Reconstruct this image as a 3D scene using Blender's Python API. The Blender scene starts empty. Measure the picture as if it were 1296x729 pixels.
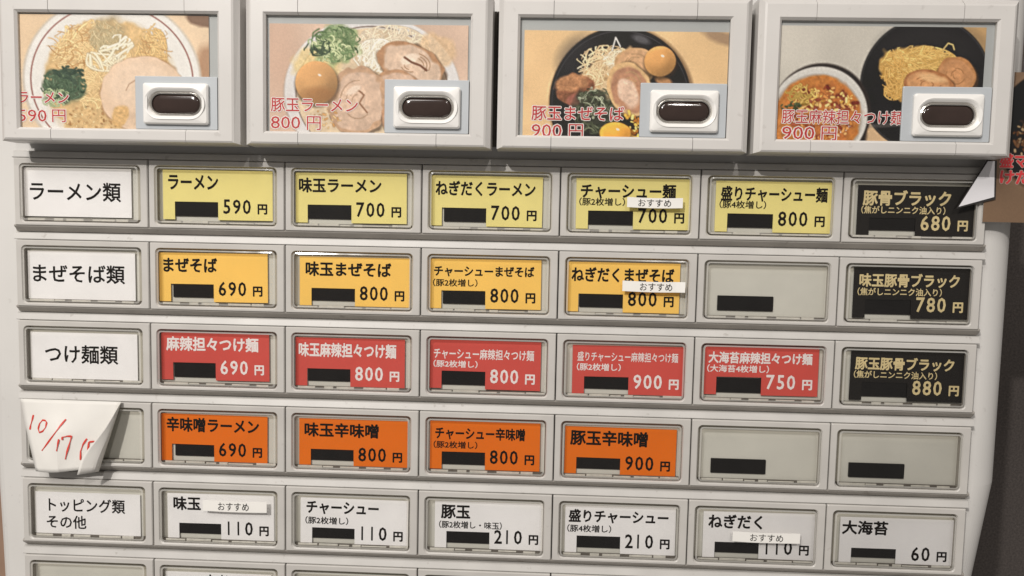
import bpy, bmesh, math, random
import numpy as np
from mathutils import Matrix, Vector

random.seed(7)
rng = np.random.default_rng(11)
scene = bpy.context.scene
col = scene.collection
MM = 0.001

# ------------------------------------------------------------------ camera
F_PX = 1000.0                                    # focal length in photo pixels (1296 wide)
CAM_LOC = (0.194479, -0.285558, -0.021760)
CAM_ROT = (1.4931398, -0.0204989, 0.0402366)
cd = bpy.data.cameras.new('camera')
cd.sensor_width = 36.0
cd.lens = F_PX / 1296.0 * 36.0
cd.clip_start = 0.005
cd.clip_end = 50.0
cam = bpy.data.objects.new('camera', cd)
cam.location = CAM_LOC
cam.rotation_euler = CAM_ROT
col.objects.link(cam)
scene.camera = cam

# ------------------------------------------------------------------ indoor light
world = bpy.data.worlds.new('World')
scene.world = world
world.use_nodes = True
bg = world.node_tree.nodes['Background']
bg.inputs['Color'].default_value = (1.0, 0.94, 0.885, 1)
bg.inputs['Strength'].default_value = 0.24

def lamp(name, loc, target, size, watts, color):
    ld = bpy.data.lights.new(name, 'AREA')
    ld.shape = 'DISK'
    ld.size = size
    ld.energy = watts
    ld.color = color
    lo = bpy.data.objects.new(name, ld)
    lo.location = loc
    d = Vector(target) - Vector(loc)
    lo.rotation_euler = d.to_track_quat('-Z', 'Y').to_euler()
    col.objects.link(lo)
    return lo

lamp('ceiling_lamp', (-0.24, -0.95, 0.55), (0.12, 0, -0.08), 0.03, 8.4, (1.0, 0.955, 0.905))
lamp('ceiling_lamp', (0.50, -1.35, 0.88), (0.15, 0, -0.05), 0.04, 4.4, (1.0, 0.94, 0.89))
lamp('ceiling_lamp', (-0.28, -1.00, 1.02), (0.10, 0, -0.08), 0.55, 9.6, (1.0, 0.957, 0.915))

vs = scene.view_settings
vs.view_transform = 'Standard'
vs.look = 'None'
vs.exposure = 0.0
vs.gamma = 1.0
vs.use_curve_mapping = False

# ------------------------------------------------------------------ helpers
Rm = np.array(Matrix.Rotation(CAM_ROT[2], 3, 'Z') @ Matrix.Rotation(CAM_ROT[1], 3, 'Y') @ Matrix.Rotation(CAM_ROT[0], 3, 'X'))
CL = np.array(CAM_LOC)

def px(x, y, Y=0.0):
    """photo pixel -> (X, Z) on the plane at depth Y (the panel is parallel to it)"""
    d = Rm @ np.array([(x - 648.0) / F_PX, -(y - 364.5) / F_PX, -1.0])
    t = (Y - CL[1]) / d[1]
    w = CL + t * d
    return float(w[0]), float(w[2])

def srgb(r, g, b):
    c = np.array([r, g, b], float) / 255.0
    return np.where(c <= 0.04045, c / 12.92, ((c + 0.055) / 1.055) ** 2.4)

def rr(x0, x1, z0, z1, r, y, k=4):
    """rounded rectangle loop in the XZ plane (z0 low, z1 high), in millimetres"""
    pts = []
    r = max(r, 1e-4)
    for cx, cz, a0 in ((x1 - r, z1 - r, 0), (x0 + r, z1 - r, 90), (x0 + r, z0 + r, 180), (x1 - r, z0 + r, 270)):
        for i in range(k + 1):
            a = math.radians(a0 + 90.0 * i / k)
            pts.append((cx + r * math.cos(a), y, cz + r * math.sin(a)))
    return pts

def loft(bm, loops, cap0=False, cap1=False, close=True, mats=None):
    vl = [[bm.verts.new((p[0] * MM, p[1] * MM, p[2] * MM)) for p in L] for L in loops]
    n = len(vl[0])
    for i in range(len(vl) - 1):
        for j in range(n if close else n - 1):
            f = bm.faces.new((vl[i][j], vl[i][(j + 1) % n], vl[i + 1][(j + 1) % n], vl[i + 1][j]))
            if mats:
                f.material_index = mats[i]
    if cap0:
        bm.faces.new(vl[0])
    if cap1:
        f = bm.faces.new(vl[-1])
        if mats:
            f.material_index = mats[-1]
    return vl

def box(bm, x0, x1, y0, y1, z0, z1, b=0.0):
    """box in millimetres, front (low y) edges bevelled by b"""
    r = 0.01
    loops = [rr(x0, x1, z0, z1, r, y1, 1)]
    if b:
        loops += [rr(x0, x1, z0, z1, r, y0 + b, 1), rr(x0 + b, x1 - b, z0 + b, z1 - b, r, y0, 1)]
    else:
        loops += [rr(x0, x1, z0, z1, r, y0, 1)]
    loft(bm, loops, True, True)

def mesh_of(bm, name, smooth=False):
    bmesh.ops.recalc_face_normals(bm, faces=bm.faces[:])
    me = bpy.data.meshes.new(name)
    bm.to_mesh(me)
    bm.free()
    if smooth:
        for p in me.polygons:
            p.use_smooth = True
    return me

def link(name, me, mat=None, parent=None, loc=(0, 0, 0)):
    o = bpy.data.objects.new(name, me)
    if mat is not None and me is not None and len(me.materials) == 0:
        for m in (mat if isinstance(mat, (list, tuple)) else [mat]):
            me.materials.append(m)
    o.parent = parent
    o.location = loc
    col.objects.link(o)
    return o

def tag(o, label, cat, group=None):
    o['label'] = label
    o['category'] = cat
    if group:
        o['group'] = group
    return o

# ------------------------------------------------------------------ materials
def new_mat(name):
    m = bpy.data.materials.new(name)
    m.use_nodes = True
    nt = m.node_tree
    return m, nt, nt.nodes['Principled BSDF']

def surf(name, c, rough=0.5, var=0.06, scale=60.0, bump=0.0, bscale=2500.0, specks=0.0, spec=0.5, metal=0.0, speck_col=(0.16, 0.13, 0.10)):
    """painted or moulded surface: slow colour drift, fine grain, scattered grime specks"""
    m, nt, p = new_mat(name)
    N, L = nt.nodes, nt.links
    tc = N.new('ShaderNodeTexCoord')
    geo = N.new('ShaderNodeNewGeometry')
    n1 = N.new('ShaderNodeTexNoise')
    n1.inputs['Scale'].default_value = scale
    n1.inputs['Detail'].default_value = 5
    L.new(geo.outputs['Position'], n1.inputs['Vector'])
    ramp = N.new('ShaderNodeMapRange')
    ramp.inputs['From Min'].default_value = 0.25
    ramp.inputs['From Max'].default_value = 0.75
    ramp.inputs['To Min'].default_value = 1.0 - var
    ramp.inputs['To Max'].default_value = 1.0 + var
    L.new(n1.outputs['Fac'], ramp.inputs['Value'])
    mul = N.new('ShaderNodeVectorMath')
    mul.operation = 'SCALE'
    mul.inputs[0].default_value = c
    L.new(ramp.outputs['Result'], mul.inputs['Scale'])
    out = mul.outputs['Vector']
    if specks:
        n2 = N.new('ShaderNodeTexNoise')
        n2.inputs['Scale'].default_value = 330.0
        n2.inputs['Detail'].default_value = 3
        L.new(geo.outputs['Position'], n2.inputs['Vector'])
        r2 = N.new('ShaderNodeMapRange')
        r2.inputs['From Min'].default_value = 0.665
        r2.inputs['From Max'].default_value = 0.73
        r2.inputs['To Max'].default_value = specks
        L.new(n2.outputs['Fac'], r2.inputs['Value'])
        mx = N.new('ShaderNodeMix')
        mx.data_type = 'RGBA'
        L.new(r2.outputs['Result'], mx.inputs['Factor'])
        L.new(out, mx.inputs['A'])
        mx.inputs['B'].default_value = (*speck_col, 1)
        out = mx.outputs['Result']
    L.new(out, p.inputs['Base Color'])
    p.inputs['Roughness'].default_value = rough
    p.inputs['Specular IOR Level'].default_value = spec
    p.inputs['Metallic'].default_value = metal
    if bump:
        n3 = N.new('ShaderNodeTexNoise')
        n3.inputs['Scale'].default_value = bscale
        n3.inputs['Detail'].default_value = 4
        L.new(geo.outputs['Position'], n3.inputs['Vector'])
        b = N.new('ShaderNodeBump')
        b.inputs['Strength'].default_value = bump
        b.inputs['Distance'].default_value = 0.0002
        L.new(n3.outputs['Fac'], b.inputs['Height'])
        L.new(b.outputs['Normal'], p.inputs['Normal'])
    return m

def clear(name, tint, rough, strength):
    """clear plastic: lets light straight through, mirrors a little at grazing angles"""
    m = bpy.data.materials.new(name)
    m.use_nodes = True
    nt = m.node_tree
    N, L = nt.nodes, nt.links
    N.remove(N['Principled BSDF'])
    out = N['Material Output']
    tr = N.new('ShaderNodeBsdfTransparent')
    tr.inputs['Color'].default_value = (*tint, 1)
    gl = N.new('ShaderNodeBsdfGlossy')
    gl.inputs['Roughness'].default_value = rough
    geo = N.new('ShaderNodeNewGeometry')
    n = N.new('ShaderNodeTexNoise')
    n.inputs['Scale'].default_value = 160.0
    n.inputs['Detail'].default_value = 6
    L.new(geo.outputs['Position'], n.inputs['Vector'])
    mr = N.new('ShaderNodeMapRange')
    mr.inputs['From Min'].default_value = 0.3
    mr.inputs['From Max'].default_value = 0.7
    mr.inputs['To Min'].default_value = rough * 0.6
    mr.inputs['To Max'].default_value = rough * 1.6
    L.new(n.outputs['Fac'], mr.inputs['Value'])
    L.new(mr.outputs['Result'], gl.inputs['Roughness'])
    fr = N.new('ShaderNodeFresnel')
    fr.inputs['IOR'].default_value = 1.49
    ma = N.new('ShaderNodeMath')
    ma.operation = 'MULTIPLY'
    ma.inputs[1].default_value = strength
    L.new(fr.outputs['Fac'], ma.inputs[0])
    mix = N.new('ShaderNodeMixShader')
    L.new(ma.outputs[0], mix.inputs['Fac'])
    L.new(tr.outputs[0], mix.inputs[1])
    L.new(gl.outputs[0], mix.inputs[2])
    L.new(mix.outputs[0], out.inputs['Surface'])
    return m

M_PANEL = surf('cream_panel_paint', (0.61, 0.595, 0.57), 0.42, 0.05, 25, 0.15, 3000, 0.10)
M_FRAME = surf('grey_button_plastic', (0.51, 0.49, 0.46), 0.40, 0.07, 70, 0.15, 3500, 0.15)
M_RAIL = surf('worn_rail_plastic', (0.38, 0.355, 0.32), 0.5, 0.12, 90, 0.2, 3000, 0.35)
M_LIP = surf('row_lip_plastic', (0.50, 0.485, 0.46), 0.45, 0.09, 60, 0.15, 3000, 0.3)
M_BIG = surf('ivory_frame_plastic', (0.58, 0.56, 0.535), 0.36, 0.05, 45, 0.12, 3000, 0.15)
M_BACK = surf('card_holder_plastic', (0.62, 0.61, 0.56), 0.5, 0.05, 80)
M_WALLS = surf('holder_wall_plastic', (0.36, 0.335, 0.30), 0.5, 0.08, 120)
M_BLUE = surf('blue_grey_backing', (0.43, 0.455, 0.475), 0.5, 0.04, 60, 0.1)
M_BEZEL = surf('white_bezel_plastic', (0.78, 0.765, 0.735), 0.3, 0.03, 60, 0.05)
M_CHROME = surf('silver_rim', (0.72, 0.69, 0.64), 0.16, 0.05, 200, metal=0.9)
M_LENS = surf('smoked_lens', (0.035, 0.022, 0.018), 0.12, 0.15, 150, spec=0.6)
M_LAMP = surf('unlit_display', (0.010, 0.009, 0.009), 0.28, 0.2, 180, spec=0.4)
M_GAP = surf('gap_shade', (0.07, 0.06, 0.05), 0.6, 0.2, 300)
M_SLOT = surf('slot_shade', (0.13, 0.115, 0.10), 0.5, 0.3, 500)
M_TAB = surf('milky_clip', (0.60, 0.58, 0.53), 0.25, 0.15, 500)
M_CLEAR = clear('clear_cover', (0.98, 0.975, 0.955), 0.08, 0.55)
M_CEDGE = clear('clear_cover_edge', (0.74, 0.71, 0.65), 0.2, 0.7)
def rim(name):
    # polished edge of the clear covers: part clear, part milky white standing in for caught light
    m = clear(name, (0.86, 0.84, 0.79), 0.10, 1.6)
    nt = m.node_tree
    mixn = [n for n in nt.nodes if n.type == 'MIX_SHADER'][0]
    df = nt.nodes.new('ShaderNodeBsdfDiffuse')
    df.inputs['Color'].default_value = (0.86, 0.84, 0.79, 1)
    m2 = nt.nodes.new('ShaderNodeMixShader')
    m2.inputs['Fac'].default_value = 0.30
    nt.links.new(mixn.outputs[0], m2.inputs[1])
    nt.links.new(df.outputs[0], m2.inputs[2])
    nt.links.new(m2.outputs[0], nt.nodes['Material Output'].inputs['Surface'])
    return m
M_CRIM = rim('clear_cover_rim')
M_PANE = clear('clear_pane', (0.98, 0.975, 0.96), 0.12, 0.45)

def paper(name, c):
    return surf(name, c, 0.62, 0.035, 90, 0.12, 5000, spec=0.3)

M_WHITE = paper('white_paper', (0.87, 0.86, 0.875))
M_STICK = paper('sticker_paper', (0.80, 0.78, 0.74))
M_NOTE = paper('note_paper', (0.70, 0.68, 0.64))
M_YEL = paper('pale_yellow_paper', tuple(srgb(236, 223, 146)))
M_AMB = paper('amber_paper', tuple(srgb(251, 205, 106)))
M_RED = paper('red_paper', tuple(srgb(206, 84, 76)))
M_ORG = paper('orange_paper', tuple(srgb(229, 115, 25)))
M_BLK = paper('black_paper', (0.014, 0.012, 0.011))
I_BLK = surf('black_ink', (0.010, 0.008, 0.007), 0.7, 0.1, 300, spec=0.15)
I_WHT = surf('white_ink', (0.84, 0.80, 0.80), 0.55, 0.05, 300)
I_GLD = surf('gold_ink', tuple(srgb(222, 203, 154)), 0.5, 0.12, 300)
I_RED = surf('red_ink', tuple(srgb(190, 48, 52)), 0.55, 0.1, 300)
I_PEN = surf('red_pen_ink', tuple(srgb(206, 60, 48)), 0.5, 0.15, 800)
M_WALL = surf('charcoal_wall_cloth', (0.062, 0.052, 0.047), 0.9, 0.35, 900, 0.8, 1500, 0.25, speck_col=(0.12, 0.105, 0.095))
M_BROWN = surf('brown_wall', (0.30, 0.19, 0.13), 0.7, 0.1, 60)
M_TAIL = paper('pop_card_white', (0.70, 0.69, 0.71))
M_EDGE = surf('card_black_outline', (0.02, 0.017, 0.016), 0.6, 0.1, 300)

# ------------------------------------------------------------------ lettering
def glyph_mesh(body, offset):
    c = bpy.data.curves.new('lettering', 'FONT')
    c.body = body
    c.resolution_u = 2
    c.offset = offset
    o = bpy.data.objects.new('lettering', c)
    col.objects.link(o)
    dg = bpy.context.evaluated_depsgraph_get()
    dg.update()
    me = bpy.data.meshes.new_from_object(o.evaluated_get(dg))
    bpy.data.objects.remove(o)
    bpy.data.curves.remove(c)
    n = len(me.vertices)
    co = np.empty(n * 3)
    me.vertices.foreach_get('co', co)
    co = co.reshape(-1, 3)
    faces = [tuple(p.vertices) for p in me.polygons]
    bpy.data.meshes.remove(me)
    return co, faces

_gc = {}
def glyphs(body, offset):
    k = (body, offset)
    if k not in _gc:
        _gc[k] = glyph_mesh(body, offset)
    return _gc[k]

def lettering(parts, y, base_offset=None):
    """parts: list of (text, x0, x1, ztop, zbot, bold) in mm -> one flat printed mesh at depth y (mm).
    Strokes are thickened by laying slightly shifted copies over each other; base_offset widens
    them further (for an outline) without moving the letters."""
    V, Fs = [], []
    for body, x0, x1, zt, zb, bold in parts:
        co, fa = glyphs(body, 0.0)
        lo, hi = co.min(0), co.max(0)
        bold = max(bold, 0.0)
        sx = (x1 - x0) / (hi[0] - lo[0] + 2 * bold)
        sz = (zt - zb) / (hi[1] - lo[1] + 2 * bold)
        R = bold + (base_offset or 0.0)
        n = 0 if R < 0.003 else (6 if R < 0.03 else 10)
        offs = [(0.0, 0.0)] + [(R * math.cos(2 * math.pi * k / n + 0.4), R * math.sin(2 * math.pi * k / n + 0.4)) for k in range(n)]
        for k, (dx, dz) in enumerate(offs):
            b = len(V)
            for v in co:
                V.append(((x0 + (v[0] - lo[0] + bold + dx) * sx) * MM, (y - 0.002 * k) * MM, (zb + (v[1] - lo[1] + bold + dz) * sz) * MM))
            Fs += [tuple(i + b for i in f) for f in fa]
    me = bpy.data.meshes.new('lettering')
    me.from_pydata(V, [], Fs)
    return me

# ================================================================== THE SETTING
bm = bmesh.new()
box(bm, -900, 900, 130, 150, -700, 700)
wall = link('wall', mesh_of(bm, 'wall'), M_WALL, loc=(0.55 + 0.75, 0, 0))
wall['kind'] = 'structure'
bm = bmesh.new()
box(bm, -400, 395, 130, 150, -700, 700)
wall = link('wall', mesh_of(bm, 'wall'), M_BROWN)
wall['kind'] = 'structure'

# ================================================================== TICKET MACHINE
BASE = Vector((0.175, 0.03, -0.215))
machine = bpy.data.objects.new('ticket_machine', None)
machine.location = BASE
col.objects.link(machine)
machine.empty_display_size = 0.02
tag(machine, 'cream meal ticket machine with rows of menu buttons under four picture buttons', 'ticket machine')

def mpart(name, me, mat, loc=(0, 0, 0)):
    return link(name, me, mat, machine, Vector(loc) - BASE)

# front panel: rounded upright edges, narrowing a little near the bottom
bm = bmesh.new()
loops = []
for z, xl, xr in ((95, -15.5, 366.4), (-113, -16.4, 365.9), (-150, -15.2, 360.6), (-215, -13.5, 348.0)):
    L = [(xl + 0.5, 62, z), (xl, 14, z)]
    R = 7.0
    for i in range(7):
        a = math.radians(180 - 90 * i / 6)
        L.append((xl + R + R * math.cos(a), 4 + R - R * math.sin(a), z))
    R = 13.0
    for i in range(19):
        a = math.radians(90 - 90 * i / 18)
        L.append((xr - R + R * math.cos(a), 4 + R - R * math.sin(a), z))
    L += [(xr, 19, z), (xr - 0.5, 62, z)]
    loops.append(L)
loft(bm, loops, True, True)
mpart('front_panel', mesh_of(bm, 'front_panel'), M_PANEL)

# ---- menu buttons: 7 columns x 6 rows
XC = [-1.25, 49.35, 100.0, 150.1, 200.1, 250.0, 300.0, 350.0]
PITCH = 30.077
ZR = [-PITCH * r for r in range(6)]

def strip_mesh(prof, name, x0, x1):
    bm = bmesh.new()
    loops = []
    for x, t in ((x0 - 1.2, 0.35), (x0, 1.0), (x1, 1.0), (x1 + 0.6, 0.6)):
        loops.append([(x, 4.3 + (y - 4.3) * t, z) for y, z in prof])
    loft(bm, loops, True, True)
    return mesh_of(bm, name)

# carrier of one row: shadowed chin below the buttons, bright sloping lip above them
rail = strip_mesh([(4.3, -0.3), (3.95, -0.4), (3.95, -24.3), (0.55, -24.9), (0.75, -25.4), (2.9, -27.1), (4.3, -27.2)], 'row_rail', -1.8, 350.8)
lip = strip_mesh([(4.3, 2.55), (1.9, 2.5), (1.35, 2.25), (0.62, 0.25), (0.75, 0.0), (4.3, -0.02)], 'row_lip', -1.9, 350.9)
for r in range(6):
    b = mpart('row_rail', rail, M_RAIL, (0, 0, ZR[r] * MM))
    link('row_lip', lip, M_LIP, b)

WX0, WZ1, WZ0 = 2.7, -2.4, -23.3     # window opening inside one button, mm
def button_meshes(w):
    W1 = w - 3.2
    bm = bmesh.new()
    loft(bm, [rr(0.22, w - 0.22, -24.9, -0.2, 0.3, 3.9), rr(0.22, w - 0.22, -24.9, -0.2, 0.3, 0.35),
              rr(0.5, w - 0.5, -24.65, -0.5, 0.3, 0.0),
              rr(WX0 - 0.45, W1 + 0.45, WZ0 - 0.75, WZ1 + 0.3, 1.8, 0.0),
              rr(WX0, W1, WZ0, WZ1, 1.4, 0.6), rr(WX0, W1, WZ0, WZ1, 1.4, 1.2)])
    frame = mesh_of(bm, 'push_button')
    bm = bmesh.new()
    # holder tray: walls slanting in to the flat back
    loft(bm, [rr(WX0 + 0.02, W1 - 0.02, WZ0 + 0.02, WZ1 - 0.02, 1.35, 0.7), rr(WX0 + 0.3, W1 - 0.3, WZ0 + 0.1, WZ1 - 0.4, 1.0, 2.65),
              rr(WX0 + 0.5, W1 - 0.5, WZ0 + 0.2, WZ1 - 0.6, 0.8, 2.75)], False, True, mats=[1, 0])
    tray = mesh_of(bm, 'card_holder')
    bm = bmesh.new()
    # clear snap-on cover with a bevelled rim
    loft(bm, [rr(WX0 + 0.12, W1 - 0.12, WZ0 + 0.12, WZ1 - 0.12, 1.3, 0.9), rr(WX0 + 0.12, W1 - 0.12, WZ0 + 0.12, WZ1 - 0.12, 1.3, 0.15),
              rr(WX0 + 0.35, W1 - 0.35, WZ0 + 0.35, WZ1 - 0.35, 1.15, -0.3),
              rr(WX0 + 0.95, W1 - 0.95, WZ0 + 0.95, WZ1 - 0.85, 0.9, -0.45)], False, True, mats=[1, 1, 2, 0])
    cover = mesh_of(bm, 'button_cover')
    return frame, tray, cover

def rail_clip_meshes(w, seed):
    rnd = random.Random(seed)
    W1 = w - 3.2
    bd, bt = bmesh.new(), bmesh.new()
    box(bd, WX0 + 0.5, W1 - 0.5, 1.55, 2.2, WZ0 + 0.25, WZ0 + 1.1)  # dark strip standing in for the shade in the gaps between clips
    x = WX0 + 0.5 + rnd.uniform(0.8, 2.5)
    while x < W1 - 3:
        L = rnd.uniform(3.0, 9.5)
        e = min(x + L, W1 - 0.7)
        box(bt, x, e, 1.15, 1.6, WZ0 + rnd.uniform(0.15, 0.4), WZ0 + rnd.uniform(0.75, 1.15), 0.12)
        x = e + rnd.choice([0.25, 0.5, 1.2, 2.6, 3.4])
    return mesh_of(bd, 'clip_gap_shade'), mesh_of(bt, 'clip_strip')

kinds = {}
for c in range(7):
    w = round(XC[c + 1] - XC[c], 2)
    if w not in kinds:
        kinds[w] = button_meshes(w) + tuple(rail_clip_meshes(w, s) for s in (3, 8, 13, 21))
bm = bmesh.new()
loft(bm, [rr(7.9, 27.9, -20.4, -15.0, 0.2, 3.5, 2), rr(7.9, 27.9, -20.4, -15.0, 0.2, 2.25, 2)], True, True)
lamp_me = mesh_of(bm, 'sold_out_lamp')

for r in range(6):
    for c in range(7):
        w = round(XC[c + 1] - XC[c], 2)
        frame, tray, cover, *clips = kinds[w]
        b = mpart('push_button', frame, M_FRAME, (XC[c] * MM, 0, ZR[r] * MM))
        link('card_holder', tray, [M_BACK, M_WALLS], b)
        link('button_cover', cover, [M_CLEAR, M_CEDGE, M_CRIM], b)
        sd, st = clips[(r * 5 + c * 3) % len(clips)]
        link('clip_gap_shade', sd, M_SLOT, b)
        link('clip_strip', st, M_TAB, b)
        if c > 0:
            link('sold_out_lamp', lamp_me, M_LAMP, b)

# ---- four picture buttons
BP, BX0, BW = 87.3, 2.9, 85.3
BZ0, BZ1, BY = 4.7, 56.4, -13.0
wx0, wx1, wz0, wz1 = 7.4, 77.9, 9.45, 48.9      # picture window (button-local x, panel z)

PROF = [(0.0, -9.0), (0.0, -12.2), (0.8, BY), (5.0, BY), (5.7, BY + 0.35), (7.3, BY + 2.2), (7.4, -2.2)]
PROFB = [(0.0, -9.0), (0.0, -12.2), (0.8, BY), (3.7, BY), (4.3, BY + 0.4), (4.7, BY + 1.6), (4.7, -2.2)]

def frame_end(sign):
    """C-shaped end: upright bar plus the stubs of the top and bottom bars (left: sign=-1)"""
    bm = bmesh.new()
    stub = 11.2
    rows = []
    for (d, y), (db, yb) in zip(PROF, PROFB):
        xo = (wx0 - d) if sign < 0 else (wx1 + d)
        xs = (wx0 + stub) if sign < 0 else (wx1 - stub)
        # bottom stub end, bottom corner, top corner, top stub end
        rows.append([(xs, yb, wz0 - db), (xo, (y + yb) / 2 if abs(y - yb) < 1 else y, wz0 - db), (xo, y, wz1 + d), (xs, y, wz1 + d)])
    loft(bm, rows, False, False, close=False)
    # thickness for the cut ends
    for k in (0, 3):
        bm.faces.new([bm.verts.new((p[k][0] * MM, p[k][1] * MM, p[k][2] * MM)) for p in rows] )
    bmesh.ops.remove_doubles(bm, verts=bm.verts[:], dist=1e-6)
    return mesh_of(bm, 'frame_end')

def frame_rail(top):
    bm = bmesh.new()
    stub, gap = 11.2, 0.16
    P = PROF if top else PROFB
    loops = []
    for x in (wx0 + stub + gap, wx1 - stub - gap):
        loops.append([(x, y + (0.05 if 0 < i < len(P) - 1 else 0), (wz1 + d) if top else (wz0 - d)) for i, (d, y) in enumerate(P)])
    loft(bm, loops, True, True)
    return mesh_of(bm, 'frame_rail')

ME_L, ME_R, ME_T, ME_B = frame_end(-1), frame_end(1), frame_rail(True), frame_rail(False)
bm = bmesh.new()
box(bm, 1.8, BW - 1.8, -10.9, -2.0, BZ0 + 0.5, BZ1 - 1.6)
ME_HOUSE = mesh_of(bm, 'picture_button')
# block between housing and panel, widened and coloured dark as shade in the gaps
bm = bmesh.new()
box(bm, -0.95, BW + 0.95, -1.9, 4.1, BZ0 + 2.2, BZ1 - 3)
ME_FOOT = mesh_of(bm, 'gap_shade_mount')
bm = bmesh.new()
loft(bm, [rr(wx0 - 0.3, wx1 + 0.3, wz0 - 0.3, wz1 + 0.3, 0.1, -11.55, 1), rr(wx0 - 0.3, wx1 + 0.3, wz0 - 0.3, wz1 + 0.3, 0.1, -11.85, 1)], True, True)
ME_PANE = mesh_of(bm, 'clear_pane')
# push plate at lower right
PX0, PX1, PZ0, PZ1 = 48.6, 77.6, wz0 + 0.1, wz0 + 18.2
bm = bmesh.new()
loft(bm, [rr(PX0, PX1, PZ0, PZ1, 0.3, -10.8, 2), rr(PX0, PX1, PZ0, PZ1, 0.3, -12.0, 2), rr(PX0 + 0.25, PX1 - 0.05, PZ0 + 0.05, PZ1 - 0.25, 0.3, -12.2, 2)], True, True)
ME_PLATE = mesh_of(bm, 'push_plate')
QX0, QX1, QZ0, QZ1 = 51.9, 74.8, PZ0 + 1.6, PZ0 + 15.6
bm = bmesh.new()
zc, xc = (QZ0 + QZ1) / 2, (QX0 + QX1) / 2
hw, hh = 9.3, 4.1
def stad(g, y):
    return rr(xc - hw - g, xc + hw + g, zc - hh - g, zc + hh + g, hh + g - 0.05, y, 8)
loft(bm, [rr(QX0, QX1, QZ0, QZ1, 0.9, -12.0, 8), rr(QX0, QX1, QZ0, QZ1, 0.9, -13.2, 8), rr(QX0 + 0.45, QX1 - 0.45, QZ0 + 0.45, QZ1 - 0.45, 0.8, -13.7, 8),
          rr(QX0 + 1.9, QX1 - 1.9, QZ0 + 1.7, QZ1 - 1.7, 2.8, -14.1, 8), stad(1.3, -14.3), stad(0.9, -14.1), stad(0.25, -13.6), stad(0.0, -13.2), stad(-0.1, -12.0)])
ME_BEZEL = mesh_of(bm, 'button_bezel')
bm = bmesh.new()
loft(bm, [stad(-0.1, -12.0), stad(-0.1, -13.2), stad(-0.45, -13.4), stad(-0.8, -13.1), stad(-0.85, -12.2)])
ME_RIM = mesh_of(bm, 'lens_rim')
bm = bmesh.new()
loft(bm, [stad(-0.8, -12.2), stad(-1.0, -12.7), stad(-1.8, -13.0), stad(-2.8, -13.08)], False, True)
ME_LENS = mesh_of(bm, 'lens', True)

for i in range(4):
    h = mpart('picture_button', ME_HOUSE, M_BLUE, ((BX0 + BP * i) * MM, 0, 0))
    link('gap_shade_mount', ME_FOOT, M_GAP, h)
    link('frame_end', ME_L, M_BIG, h)
    link('frame_end', ME_R, M_BIG, h)
    link('frame_rail', ME_T, M_BIG, h)
    link('frame_rail', ME_B, M_BIG, h)
    link('clear_pane', ME_PANE, M_PANE, h)
    link('push_plate', ME_PLATE, M_BLUE, h)
    link('button_bezel', ME_BEZEL, M_BEZEL, h)
    link('lens_rim', ME_RIM, M_CHROME, h)
    link('lens', ME_LENS, M_LENS, h)

# ================================================================== CARDS IN THE BUTTONS
CY = 1.9   # paper depth inside the holder, mm
CW, CH = 40.9, 18.1

def card_mesh(w, h, notch):
    bm = bmesh.new()
    if notch:
        o = [(0, 0), (w, 0), (w, -h), (20.6, -h), (20.6, -11.55), (4.4, -11.55), (4.4, -h), (0, -h)]
    else:
        o = [(0, 0), (w, 0), (w, -h), (0, -h)]
    f0 = [bm.verts.new((x * MM, 0, z * MM)) for x, z in o]
    f1 = [bm.verts.new((x * MM, 0.16 * MM, z * MM)) for x, z in o]
    n = len(o)
    if notch:
        for s in (f0, f1):
            bm.faces.new((s[0], s[5], s[6], s[7]))
            bm.faces.new((s[0], s[1], s[4], s[5]))
            bm.faces.new((s[1], s[2], s[3], s[4]))
    else:
        bm.faces.new(f0)
        bm.faces.new(f1)
    for i in range(n):
        bm.faces.new((f0[i], f0[(i + 1) % n], f1[(i + 1) % n], f1[i]))
    return mesh_of(bm, 'price_card')

ME_CARD = {}
COLS = {'Y': (M_YEL, I_BLK, 'pale yellow'), 'A': (M_AMB, I_BLK, 'amber'), 'R': (M_RED, I_WHT, 'red'),
        'O': (M_ORG, I_BLK, 'orange'), 'K': (M_BLK, I_GLD, 'black'), 'W': (M_WHITE, I_BLK, 'white')}
GROUP = {'Y': 'yellow ramen cards', 'A': 'amber mixed noodle cards', 'R': 'red dipping noodle cards', 'O': 'orange miso cards',
         'K': 'black cards with gold lettering', 'W': 'white topping cards'}

def price_card(kind, x, y, name, nx0, nx1, price, sub=None, sx0=1.3, sx1=17.7, nt=1.75, nb=7.2, st=7.25, sb=10.1, pr0=None, bold=0.032, extra=None):
    mat, ink, cname = COLS[kind]
    if kind not in ME_CARD:
        m = card_mesh(CW, CH, True)
        m.materials.append(mat)
        ME_CARD[kind] = m
    X, Z = px(x, y, CY * MM)
    o = link('price_card', ME_CARD[kind], None, None, (X, CY * MM, Z))
    o.rotation_euler = (0, random.uniform(-0.006, 0.006), 0)
    label = extra or '%s card %s at %d yen' % (cname, name, price)
    tag(o, label, 'price card', GROUP[kind])
    link('name_lettering', lettering([(name, nx0, nx1, -nt, -nb, bold)], -0.05), ink, o)
    if sub:
        link('note_lettering', lettering([(sub, sx0, sx1, -st, -sb, 0.02)], -0.05), ink, o)
    ds = []
    cellw = 3.72
    for k, ch in enumerate(str(price)):
        cx = 34.75 - cellw * (len(str(price)) - k) + cellw / 2 - 1.6
        gl, g0 = glyphs(ch, 0.0)[0], glyphs('0', 0.0)[0]
        hwid = 1.5 * float(np.ptp(gl[:, 0]) / np.ptp(g0[:, 0]))
        cq = cx - (0.35 if ch == '1' else 0.0)
        ds.append((ch, cq - hwid, cq + hwid, -10.45, -15.8, 0.018))
    link('price_lettering', lettering(ds + [('円', 35.3, 38.9, -12.0, -15.8, 0.04)], -0.05), ink, o)
    return o

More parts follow.
